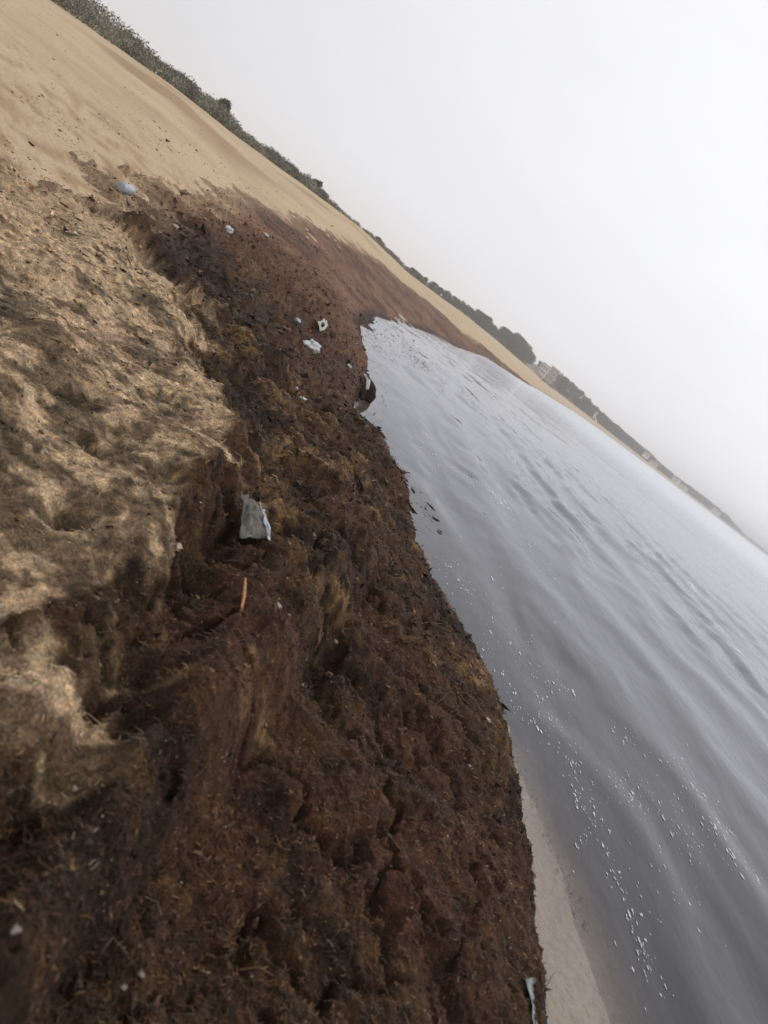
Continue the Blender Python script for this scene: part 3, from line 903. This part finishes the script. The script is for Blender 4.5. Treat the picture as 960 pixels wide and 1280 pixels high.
def tower_block(a, r, zb):
    p = pol(a, r)
    root = tag(empty('apartment_building', (p[0], p[1], zb), -math.radians(a)), 'pale building with two tall blocks beside the far beach', 'building')
    for bx, wdt, hgt, mm, dy, nm in ((-4.1, 3.1, 9.6, M_render, 0, 'west_wall'), (1.9, 3.6, 11.0, M_render2, 1.5, 'east_wall')):
        wl = box('wall', mm, root, bx - wdt, bx + wdt * .75, dy, dy + 9, -1, hgt)
        box('roof', M_flatroof, root, bx - wdt - .2, bx + wdt * .75 + .2, dy - .2, dy + 9.2, hgt + .003, hgt + .35)
        for fl in range(3):
            for q in range(3):
                x0 = bx - wdt + .55 + q * 1.7
                window(root, M_glass, x0, x0 + .8, dy, 1.2 + fl * 2.9, 2.6 + fl * 2.9)
    box('stairwell', M_white, root, -1.72, -1.0, .6, 8.0, -1, 11.8)


tower_block(3.35, 480, 1.2)


def house(a, r, zb, w2, d, h, label, roof=True, rise=1.4):
    p = pol(a, r)
    root = tag(empty('house', (p[0], p[1], zb), -math.radians(a) + random.uniform(-.3, .3)), label, 'house')
    box('wall', M_white, root, -w2, w2, 0, d, -2.0, h)
    if roof: gable('roof', M_roof, root, -w2, w2, 0, d, h + .003, h + rise)
    else: box('roof', M_flatroof, root, -w2 - .25, w2 + .25, -.25, d + .25, h + .003, h + .35)
    n = max(2, int(w2 * 2 / 2.6))
    for q in range(n):
        x0 = -w2 + .7 + q * (2 * w2 - 1.4) / n
        window(root, M_glass, x0, x0 + 1.0, 0, h * .45, h * .45 + 1.3)
    dr = box('door', M_bark, root, w2 * .1, w2 * .1 + .9, -.06, -.003, 0, min(2.0, h * .42))
    box('handle', M_flatroof, dr, w2 * .1 + .7, w2 * .1 + .8, -.09, -.063, .9, 1.0)


house(6.25, 600, 8.2, 3.0, 5, 2.3, 'small white house high among trees right of the pale building')
house(7.55, 640, 5.0, 3.2, 6, 3.0, 'white house halfway up the wooded slope above a pale wall')
house(12.3, 845, 5.2, 3.5, 6, 3.2, 'white house near the crest where the wood begins to fade')
house(13.0, 880, 2.6, 5.5, 6, 3.4, 'long low white house close to the far waterline')
house(14.9, 1020, 4.0, 5.0, 7, 4.2, 'white flat roofed house on the hazy coast', False)
house(15.6, 1080, 2.6, 7.0, 7, 4.0, 'wide pale house low down on the hazy coast', False)
house(18.3, 1380, 4.0, 8.0, 8, 5.0, 'farthest white house almost lost in haze', False)
# pale wall running down the slope below the second house
p0, p1 = pol(7.65, 632), pol(8.15, 612)
V, F = tube_arrays([(*p0, 5.6), (*((p0 + p1) / 2), 4.0), (*p1, 2.2)], [0.55, 0.55, 0.5], 4)
tag(mesh_mixed('garden_wall', V, F, M_white), 'pale wall running down the wooded slope to the beach', 'wall')


def rock_mesh(name, size, m, seed, parent=None, flatten=.6, nu=14, nv=8, rough=.28, freq=1.7):
    rg = np.random.default_rng(seed)
    V, F = [], []
    for i in range(nv + 1):
        th = math.pi * i / nv
        for j in range(nu):
            ph = 2 * math.pi * j / nu
            V.append((math.sin(th) * math.cos(ph), math.sin(th) * math.sin(ph), math.cos(th)))
    V = np.array(V)
    o_ = rg.uniform(0, 50)
    k = 1 + rough * fbm(V[:, 0] * freq + o_ + V[:, 2], V[:, 1] * freq + V[:, 2] * 1.3, seed, 4, .6)
    V = V * k[:, None] * np.array(size) * np.array([1, 1, flatten / .6])
    for i in range(nv):
        for j in range(nu):
            F.append((i * nu + j, (i + 1) * nu + j, (i + 1) * nu + (j + 1) % nu, i * nu + (j + 1) % nu))
    return mesh_mixed(name, V, F, m, parent)


M_rock = simple('dark_rock', (0.07, 0.065, 0.06), 0.8, 0.3, 2.0, 0.03)
for i, (a, r, sz, lab) in enumerate(((3.35, 440, (1.6, 1.0, .8), 'left one of two dark rocks on sand below the pale building'), (3.95, 450, (2.4, 1.2, .9), 'larger right one of two dark rocks below the pale building'))):
    p = pol(a, r)
    o = rock_mesh('beach_rock', sz, M_rock, 400 + i)
    o.location = (p[0], p[1], float(sand_h(p[:1], p[1:])[0][0]) + .3)
    tag(o, lab, 'rock')

# ------------------------------------------------------------------ litter on the wrack
def crumple(name, corners, m, nu, nv, amp, seed, parent=None, lift=0.02, thick=0.0015, arch=0.0):
    """a crumpled sheet over four ground points"""
    c = [np.array(p, float) for p in corners]; V, F = [], []
    for i in range(nu + 1):
        for j in range(nv + 1):
            u, v = i / nu, j / nv
            p = (1 - u) * (1 - v) * c[0] + u * (1 - v) * c[1] + u * v * c[2] + (1 - u) * v * c[3]
            V.append(p)
    V = np.array(V); U_ = np.repeat(np.linspace(0, 1, nu + 1), nv + 1); W_ = np.tile(np.linspace(0, 1, nv + 1), nu + 1)
    cr = np.abs(fbm(U_ * 4 + seed, W_ * 4, seed, 3, .6)) - .2
    V[:, 2] += lift + amp * cr + arch * np.sin(np.pi * U_)
    V[:, 0] += amp * .5 * fbm(U_ * 3, W_ * 3 + seed, seed + 5, 2); V[:, 1] += amp * .5 * fbm(U_ * 3 + 9, W_ * 3 + seed, seed + 7, 2)
    for i in range(nu):
        for j in range(nv):
            F.append((i * (nv + 1) + j, (i + 1) * (nv + 1) + j, (i + 1) * (nv + 1) + j + 1, i * (nv + 1) + j + 1))
    o = mesh_mixed(name, V, F, m, parent)
    md = o.modifiers.new('thickness', 'SOLIDIFY'); md.thickness = thick
    return o


def plastic_extra(t, n, l, b):
    b.inputs['Transmission Weight'].default_value = 0.25


M_plastic = simple('grey_plastic', (0.13, 0.12, 0.10), 0.6, 0.6, 26.0, 0.006, extra=plastic_extra)
M_plpale = simple('pale_plastic', (0.50, 0.54, 0.57), 0.35, 0.2, 25.0, 0.003)
M_plwhite = simple('white_plastic', (0.44, 0.44, 0.43), 0.4, 0.12, 14.0, 0.004)
M_rag = simple('white_rag', (0.82, 0.82, 0.80), 0.4, 0.05, 14.0)
M_plblue = simple('blue_plastic', (0.17, 0.20, 0.20), 0.35, 0.15, 20.0, 0.003)
M_bottle = simple('bottle_plastic', (0.33, 0.34, 0.37), 0.25, 0.1, 12.0)
M_cap = simple('bottle_cap', (0.35, 0.38, 0.5), 0.4, 0.1, 12.0)
M_shell = simple('shell', (0.36, 0.29, 0.22), 0.5, 0.2, 40.0, 0.001)
M_pebble = simple('pebble', (0.20, 0.165, 0.135), 0.6, 0.2, 40.0, 0.001)
M_red = simple('red_plastic', (0.55, 0.07, 0.04), 0.4, 0.1, 30.0)
M_stick = simple('orange_reed', (0.40, 0.19, 0.06), 0.5, 0.25, 30.0, 0.001)
M_twig = simple('wet_twig', (0.045, 0.032, 0.024), 0.5, 0.3, 30.0, 0.001)


def lifted(px, py, dz=0.0):
    p = sight(px, py); p[2] += dz
    return p


# grey plastic sheet half buried, right edge folded and pale
A, B, C, D = lifted(283, 634, .03), lifted(312, 644, .035), lifted(322, 682, .03), lifted(294, 690, .02)
ctr = (A + B + C + D) / 4
root = tag(empty('plastic_sheet', ctr), 'crumpled grey translucent plastic sheet with pale folded edge, half buried', 'plastic sheet')
o = crumple('sheet', [A - ctr, B - ctr, C - ctr, D - ctr], M_plastic, 16, 18, .03, 501, root)
E1, E2 = lifted(325, 668, .03), lifted(329, 688, .01)
crumple('folded_edge', [B - ctr + [0, 0, .004], E1 - ctr, E2 - ctr, C - ctr + [0, 0, .004]], M_plpale, 5, 14, .02, 502, root)

# orange reed
P1, P2 = lifted(298, 735, .035), lifted(294, 781, .02)
mid = (P1 + P2) / 2 + np.array([.002, 0, .004])
V, F = tube_arrays([P1, P1 * .75 + mid * .25, mid, mid * .4 + P2 * .6, P2], [.0035, .005, .0055, .004, .0015], 8)
tag(mesh_mixed('reed_stalk', V, F, M_stick), 'short orange reed stalk lying on dark seaweed', 'reed')

# white bag
def puffy(name, label, cat, px0, py0, px1, py1, wpx, m, seed, flatten=.5, tip=True):
    a, b = lifted(px0, py0), lifted(px1, py1)
    ax = b - a; ln = np.linalg.norm(ax); c = (a + b) / 2; c[2] = sight((px0 + px1) / 2, (py0 + py1) / 2)[2]
    r = math.hypot(c[0], c[1]); wd = wpx * r / F_PX * .5
    ln = min(ln, 6 * wd)
    o = rock_mesh(name, (ln / 2, max(wd, .004) * 1.4, max(wd, .004)), m, seed, nu=22, nv=14, rough=.75, freq=2.3)
    o.location = c + np.array([0, 0, wd * .45]); o.rotation_euler = (0, 0, math.atan2(ax[1], ax[0]))
    tag(o, label, cat)
    return o


bag = puffy('plastic_bag', 'white crumpled plastic bag on dark wrack, biggest white scrap there', 'plastic bag', 379, 430, 398, 440, 13, M_plwhite, 511)
a_, b_ = lifted(374, 424), lifted(381, 431)
c_ = (a_ + b_) / 2
G = [lifted(393, 410, .05), lifted(400, 408, .09), lifted(406, 415, .06), lifted(398, 416, .0)]
g0 = sum(G) / 4
o = crumple('paper_scrap', [g - g0 for g in G], simple('grey_card', (0.36, 0.36, 0.33), .7, .15, 20), 6, 6, .05, 521)
o.location = g0; tag(o, 'folded grey scrap standing just above the white bag', 'scrap')
SCR = [
    (367, 402, 374, 405, 5, M_plwhite, 'small white scrap up the slope from the white bag', 'scrap'),
    (280, 287, 290, 290, 7, M_plwhite, 'white scrap on reddish wrack, upper part of the bank', 'scrap'),
    (215, 284, 221, 286, 5, M_shell, 'tiny pale scrap beside the dark upper hollow', 'scrap'),
    (329, 293, 334, 295, 4, M_plwhite, 'tiny white scrap near the sandy top of the wrack', 'scrap'),
    (344, 757, 350, 763, 7, M_shell, 'small white shell near the orange reed stalk', 'shell'),
    (215, 684, 227, 685, 7, M_shell, 'pinkish shell left of the grey plastic sheet', 'shell'),
    (430, 970, 437, 974, 5, M_red, 'tiny red plastic piece on the seaweed bank', 'plastic piece'),
    (583, 961, 587, 950, 4, M_plwhite, 'thin white sliver near the rim of the bank', 'scrap'),
    (90, 986, 95, 990, 5, M_shell, 'small white shell at edge of the pale dried slab', 'shell'),
    (14, 1160, 23, 1166, 9, M_pebble, 'blurred pale pebble at the lower left edge', 'pebble'),
    (149, 1234, 156, 1240, 8, M_pebble, 'blurred white pebble near the bottom of the picture', 'pebble'),
    (172, 1215, 178, 1224, 6, M_pebble, 'thin white scrap beside the lowest white pebble', 'scrap'),
    (280, 1270, 292, 1277, 10, M_pebble, 'pale tan pebble at the very bottom edge', 'pebble'),
    (432, 455, 438, 464, 4, M_plwhite, 'thin white strip next to the dark bulge by the water', 'scrap'),
    (369, 485, 372, 490, 4, M_plwhite, 'tiny white fleck below the white bag', 'scrap'),
    (374, 496, 382, 503, 4, M_plpale, 'thin grey splinter below the white bag', 'splinter'),
    (607, 898, 610, 905, 4, M_shell, 'pale fleck on the rim where the wet sand begins', 'shell'),
    (415, 803, 421, 806, 5, M_shell, 'pale shell chip right of the ochre tuft', 'shell'),
]
for i, (x0, y0, x1, y1, wp, m, lab, cat) in enumerate(SCR):
    puffy({'scrap': 'litter_scrap', 'shell': 'shell', 'pebble': 'pebble', 'plastic piece': 'plastic_piece', 'splinter': 'splinter'}[cat], lab, cat, x0, y0, x1, y1, wp, m, 530 + i)

# pale blue bottle lying at the top of the wrack
a_, b_ = lifted(145, 240), lifted(165, 246)
ax = b_ - a_; ln = float(np.linalg.norm(ax[:2])); ln *= .85; rr = ln * .15
root = tag(empty('plastic_bottle', ((a_ + b_) / 2 + np.array([0, 0, rr * 1.1])), math.atan2(ax[1], ax[0])), 'pale blue plastic bottle lying at the landward edge of the wrack', 'bottle')
V, F = tube_arrays([(-.5 * ln, 0, 0), (-.48 * ln, 0, 0), (-.1 * ln, 0, 0), (.2 * ln, 0, 0), (.36 * ln, 0, 0), (.42 * ln, 0, 0)], [rr * .8, rr, rr * .92, rr, rr * .45, rr * .32], 12)
mesh_mixed('body', V, F, M_bottle, root)
V, F = tube_arrays([(.42 * ln, 0, 0), (.5 * ln, 0, 0)], [rr * .4, rr * .4], 10)
mesh_mixed('cap', V, F, M_cap, root)

# dark rounded lump at the water's edge with a white rag on it
M_lump = simple('wet_weed_lump', (0.034, 0.023, 0.016), 0.85, 0.4, 14.0, 0.03, 0.1)
c = flat(444, 484, 0.05); r = math.hypot(*c)
lump = rock_mesh('seaweed_lump', (24 * r / F_PX, 34 * r / F_PX, 22 * r / F_PX), M_lump, 561, nu=28, nv=18, rough=.4, freq=2.5)
lump.location = (c[0], c[1], 0.06)
tag(lump, 'dark wet rounded seaweed lump bulging into the water', 'seaweed lump')
lx = 20 * r / F_PX
root = tag(empty('white_rag', (c[0], c[1], 0.05)), 'bright white plastic rag on the dark lump at the water', 'plastic rag')
def on_lump(px, py):
    rr_ = view_ray(px, py); t_ = (r - 0.75) / math.hypot(rr_[0], rr_[1]); return np.array([rr_[0] * t_ - c[0], rr_[1] * t_ - c[1], EYE + rr_[2] * t_ - 0.05])
crumple('rag', [on_lump(458, 474), on_lump(463, 475), on_lump(461, 487), on_lump(457, 487)], M_rag, 4, 6, .012, 563, root, 0)
crumple('corner', [on_lump(454, 467), on_lump(457, 468), on_lump(461, 474), on_lump(458, 474)], M_rag, 4, 4, .02, 564, root, 0)

# blue strip at the bottom rim
G = [lifted(652, 1230, .0), lifted(658, 1230, .012), lifted(684, 1300, .02), lifted(660, 1305, .01)]
g0 = sum(G) / 4
o = crumple('plastic_strip', [g - g0 for g in G], M_plblue, 5, 14, .015, 571); o.location = g0
tag(o, 'pale blue grey plastic strip poking from the bank at the bottom', 'plastic strip')

# twigs afloat
for i, (x0, y0, x1, y1, lab) in enumerate(((533, 628, 545, 640, 'longest dark twig afloat beside the bank'), (540, 646, 550, 652, 'thin dark twig afloat below the longest twig'), (547, 662, 553, 667, 'short thick dark twig afloat, lowest by the bank'),
                                         (601, 640, 609, 646, 'lone dark twig afloat farther out on the water'), (514, 610, 519, 617, 'small dark twig afloat against the bank'), (495, 588, 500, 597, 'uppermost dark twig afloat against the bank'))):
    a_, b_ = flat(x0, y0, .006), flat(x1, y1, .006)
    pa, pb = np.array([*a_, .008]), np.array([*b_, .008])
    md = (pa + pb) / 2 + np.array([.01, 0, .004])
    V, F = tube_arrays([pa, pa * .5 + md * .5, md, md * .5 + pb * .5, pb], [.003, .006, .008, .005, .002], 6)
    tag(mesh_mixed('floating_twig', V, F, M_twig), lab, 'twig')


# ------------------------------------------------------------------ small loose stuff: foam, floating weed, shell grit
def chips(name, pts, sizes, m, rg, hgt=.4, k=6, zb=None, stretch=None, cols=None):
    n = len(pts); ang = rg.uniform(0, 6.28, n)
    V = []
    for j in range(k):
        w_ = 2 * math.pi * j / k
        rr_ = sizes * rg.uniform(.7, 1.25, n)
        dx, dy = rr_ * math.cos(w_) * (1.0 if stretch is None else 1.7), rr_ * math.sin(w_) * .5
        ca, sa = (np.cos(ang), np.sin(ang)) if stretch is None else (np.cos(stretch), np.sin(stretch))
        V.append(np.stack([pts[:, 0] + dx * ca - dy * sa, pts[:, 1] + dx * sa + dy * ca, pts[:, 2]], 1))
    V.append(np.stack([pts[:, 0], pts[:, 1], pts[:, 2] + sizes * hgt], 1))
    V = np.stack(V, 1).reshape(-1, 3)
    b = np.arange(n)[:, None] * (k + 1)
    F = np.concatenate([b + np.array([[j, (j + 1) % k, k]]) for j in range(k)], 0)
    return mesh_obj(name, V, F, m, cols=None if cols is None else {'Col': np.repeat(cols, k + 1, 0)})


def build_foam():
    rg = np.random.default_rng(900); P, S = [], []
    # trails of flecks (pixel path, spread, count, size)
    for path, spread, n, sz in (
            ([(555, 700), (590, 745), (640, 800), (680, 860), (720, 960), (745, 1040)], 14, 110, 1.7), ([(715, 985), (742, 1030), (770, 1090), (790, 1150), (812, 1215)], 6, 70, 1.9),
            ([(600, 790), (640, 870), (690, 920), (730, 970)], 12, 60, 1.6), ([(760, 970), (800, 990), (840, 1010), (880, 1060)], 22, 110, 1.5), ([(840, 935), (880, 1005), (910, 1060), (945, 1100)], 16, 70, 1.8),
            ([(560, 585), (600, 605), (625, 625), (645, 645)], 6, 140, 1.3), ([(640, 650), (670, 690), (700, 720)], 10, 30, 1.3), ([(760, 910), (800, 925), (830, 960)], 10, 26, 2.0), ([(520, 540), (560, 580)], 12, 26, 1.2),
            ([(690, 850), (716, 862), (725, 872)], 3, 22, 1.6), ([(800, 1180), (830, 1260)], 22, 22, 2.2), ([(740, 1000), (860, 1150)], 60, 60, 1.4), ([(600, 700), (700, 900)], 40, 60, 1.2)):
        path = np.array(path, float); seg = rg.uniform(0, len(path) - 1.001, n); i = seg.astype(int); fr_ = (seg - i)[:, None]
        q = path[i] * (1 - fr_) + path[i + 1] * fr_ + rg.normal(0, spread * .6, (n, 2))
        for a in q:
            g_ = flat(a[0], a[1], 0.006); r_ = math.hypot(*g_)
            if r_ > 40 or g_[1] < 0: continue
            P.append((g_[0], g_[1])); S.append(sz * rg.lognormal(-.58, .5) * math.hypot(r_, EYE) / F_PX)
            for _ in range(int(rg.integers(0, 4))):      # flecks cling together in short rafts
                g2 = g_ + rg.normal(0, .9, 2) * np.array([.6, 1.6]) * S[-1] * 1.6; P.append((g2[0], g2[1])); S.append(S[-1] * rg.uniform(.35, 1.0))
    P = np.array(P); S = np.array(S)
    d = sand_h(P[:, 0], P[:, 1])[1]; T, rim = weed(P[:, 0], P[:, 1])[:2]
    ok = (d < -0.05) & (rim < -0.02); P, S = P[ok], S[ok]
    P3 = np.stack([P[:, 0], P[:, 1], wave_h(P[:, 0], P[:, 1], -d[ok]) + .004], 1)
    tag(chips('foam_flecks', P3, S, M_foam, rg, .10, k=7, stretch=np.full(len(P), 1.75)), 'white foam flecks drifting in trails on the dark water', 'foam', kind='stuff')


def foam_build(t, n, l, b):
    tr = n.new('ShaderNodeBsdfTransparent'); ms = n.new('ShaderNodeMixShader')
    b.inputs['Base Color'].default_value = (0.72, 0.72, 0.73, 1); b.inputs['Roughness'].default_value = 0.8; b.inputs['Specular IOR Level'].default_value = 0.1
    x = noise_node(n, l, 70.0, 3)
    r = ramp(n, l, x.outputs['Fac'], [(0.35, (0.4,) * 3), (0.65, (0.95,) * 3)])
    l.new(r.outputs['Color'], ms.inputs[0]); l.new(tr.outputs[0], ms.inputs[1]); l.new(b.outputs[0], ms.inputs[2])
    l.new(ms.outputs[0], n['Material Output'].inputs['Surface'])


M_foam = mat('foam', foam_build)
build_foam()


def build_floating():
    rg = np.random.default_rng(910); P, S = [], []
    for path, spread, n, sz in (([(448, 398), (470, 420), (485, 440)], 12, 420, 1.3), ([(450, 385), (490, 408), (515, 440), (540, 462)], 8, 520, 1.6), ([(520, 440), (545, 465)], 5, 60, 2.2), ([(500, 590), (545, 650)], 7, 50, 1.6),
                                ([(560, 420), (640, 472)], 5, 120, 1.2), ([(520, 410), (545, 425), (560, 440)], 4, 160, 1.4), ([(640, 930), (690, 1060), (735, 1160)], 7, 240, 1.0), ([(560, 430), (700, 560)], 50, 90, 1.2)):
        path = np.array(path, float); seg = rg.uniform(0, len(path) - 1.001, n); i = seg.astype(int); fr_ = (seg - i)[:, None]
        q = path[i] * (1 - fr_) + path[i + 1] * fr_ + rg.normal(0, spread * .6, (n, 2))
        for a in q:
            g_ = flat(a[0], a[1], 0.008)
            r_ = math.hypot(*g_)
            if r_ > 160 or g_[1] < 0: continue
            P.append((g_[0], g_[1])); S.append(sz * rg.lognormal(-.2, .4) * math.hypot(r_, EYE) / F_PX)
    R_ = np.array(RIM)[8:22]
    for _ in range(1500):                                  # soaked bits along the foot of the bank
        i = int(rg.integers(0, len(R_) - 1)); f_ = rg.uniform(); g_ = R_[i] * (1 - f_) + R_[i + 1] * f_
        t_ = R_[i + 1] - R_[i]; n_ = np.array([t_[1], -t_[0]]) / np.linalg.norm(t_)
        g_ = g_ + n_ * rg.exponential(0.09) * math.hypot(*g_) / 6; P.append((g_[0], g_[1])); S.append(1.0 * rg.lognormal(-.2, .45) * math.hypot(*g_) / F_PX)
    P = np.array(P); S = np.array(S)
    d = sand_h(P[:, 0], P[:, 1])[1]; ok = d < 0.1; P, S = P[ok], S[ok]
    z = np.maximum(sand_h(P[:, 0], P[:, 1])[0], 0) + .007
    tag(chips('floating_seaweed', np.concatenate([P, z[:, None]], 1), S * 0.9, M_twig, rg, .12, stretch=np.full(len(P), 1.8)), 'dark seaweed scraps floating in the shallow water', 'seaweed', kind='stuff')


build_floating()


def build_grit():
    rg = np.random.default_rng(920); n = 2600
    az = np.radians(rg.uniform(-55, 40, n)); r = np.exp(rg.uniform(math.log(0.9), math.log(20), n))
    x, y = np.sin(az) * r, np.cos(az) * r
    m = weed(x, y); ok = (m[0] > .04) & (rg.uniform(0, 1, n) < .75)
    x, y, r = x[ok], y[ok], r[ok]; m = tuple(q[ok] for q in m)
    z = sand_h(x, y)[0] + m[0] + weed_fine(x, y, smooth(0.0, 0.1, m[0]) * smooth(30, 10, r)) + .006
    S = rg.lognormal(-.5, .45, len(x)) * 1.15 * np.hypot(r, 1.2) / F_PX
    c = np.array([0.42, 0.36, 0.29]) * rg.uniform(.35, 1.35, (len(x), 1))
    tag(chips('shell_grit', np.stack([x, y, z], 1), S, M_strand, rg, .5, 5, cols=np.clip(c, 0, .8)), 'pale shell chips speckled over the seaweed bank', 'shell grit', kind='stuff')


build_grit()


def build_sand_litter(n=26000):
    """crumbs of dry weed strewn over the sand above the wrack"""
    rg = np.random.default_rng(940)
    az = np.radians(rg.uniform(-60, -12, n)); r = np.exp(rg.uniform(math.log(6), math.log(45), n))
    x, y = np.sin(az) * r, np.cos(az) * r
    zs, d, v = sand_h(x, y); m = weed(x, y)
    dens = smooth(0.0, 0.35, fbm(x * 1.4, y * 1.4, 95, 4, 0.65)) * smooth(-3.2, -0.2, m[2]) + 0.03
    ok = (m[0] < 0.03) & (d > 1) & (rg.uniform(0, 1, n) < dens)
    x, y, zs, r = x[ok], y[ok], zs[ok], r[ok]; n = len(x)
    S = rg.lognormal(0, .5, n) * 0.0075 * np.clip(r / 9, 0.7, 2.2)
    V = np.stack([x, y, zs + 0.002], 1)[:, None, :] + rg.normal(0, 1, (n, 4, 3)) * S[:, None, None] * np.array([1, 1, .45])
    b = np.arange(n)[:, None] * 4
    F = np.concatenate([b + np.array([q]) for q in ([0, 1, 2], [0, 2, 3], [0, 3, 1], [1, 3, 2])], 0)
    c = np.array([0.16, 0.092, 0.05]) * rg.lognormal(0, .4, n)[:, None]
    tag(mesh_obj('dry_seaweed_crumbs', V.reshape(-1, 3), F, M_strand, cols={'Col': np.repeat(np.clip(c, .01, .5), 4, 0)}, smooth_sh=False), 'dry brown seaweed crumbs strewn over the upper sand', 'seaweed', kind='stuff')


build_sand_litter()

# ------------------------------------------------------------------ the damp air
def build_haze():
    V = [(x, y, z) for z in (-4.0, 26.0) for x, y in ((-9500, -9500), (9500, -9500), (9500, 9500), (-9500, 9500))]
    F = [(3, 2, 1, 0), (4, 5, 6, 7), (0, 1, 5, 4), (1, 2, 6, 5), (2, 3, 7, 6), (3, 0, 4, 7)]
    m = bpy.data.materials.new('haze'); m.use_nodes = True
    n, l = m.node_tree.nodes, m.node_tree.links
    n.remove(n['Principled BSDF'])
    pv = n.new('ShaderNodeVolumePrincipled')
    pv.inputs['Color'].default_value = (0.985, 0.985, 0.99, 1)
    pv.inputs['Density'].default_value = 0.0007
    l.new(pv.outputs[0], n['Material Output'].inputs['Volume'])
    o = mesh_mixed('haze', V, F, m, None, False)
    tag(o, kind='stuff')


build_haze()
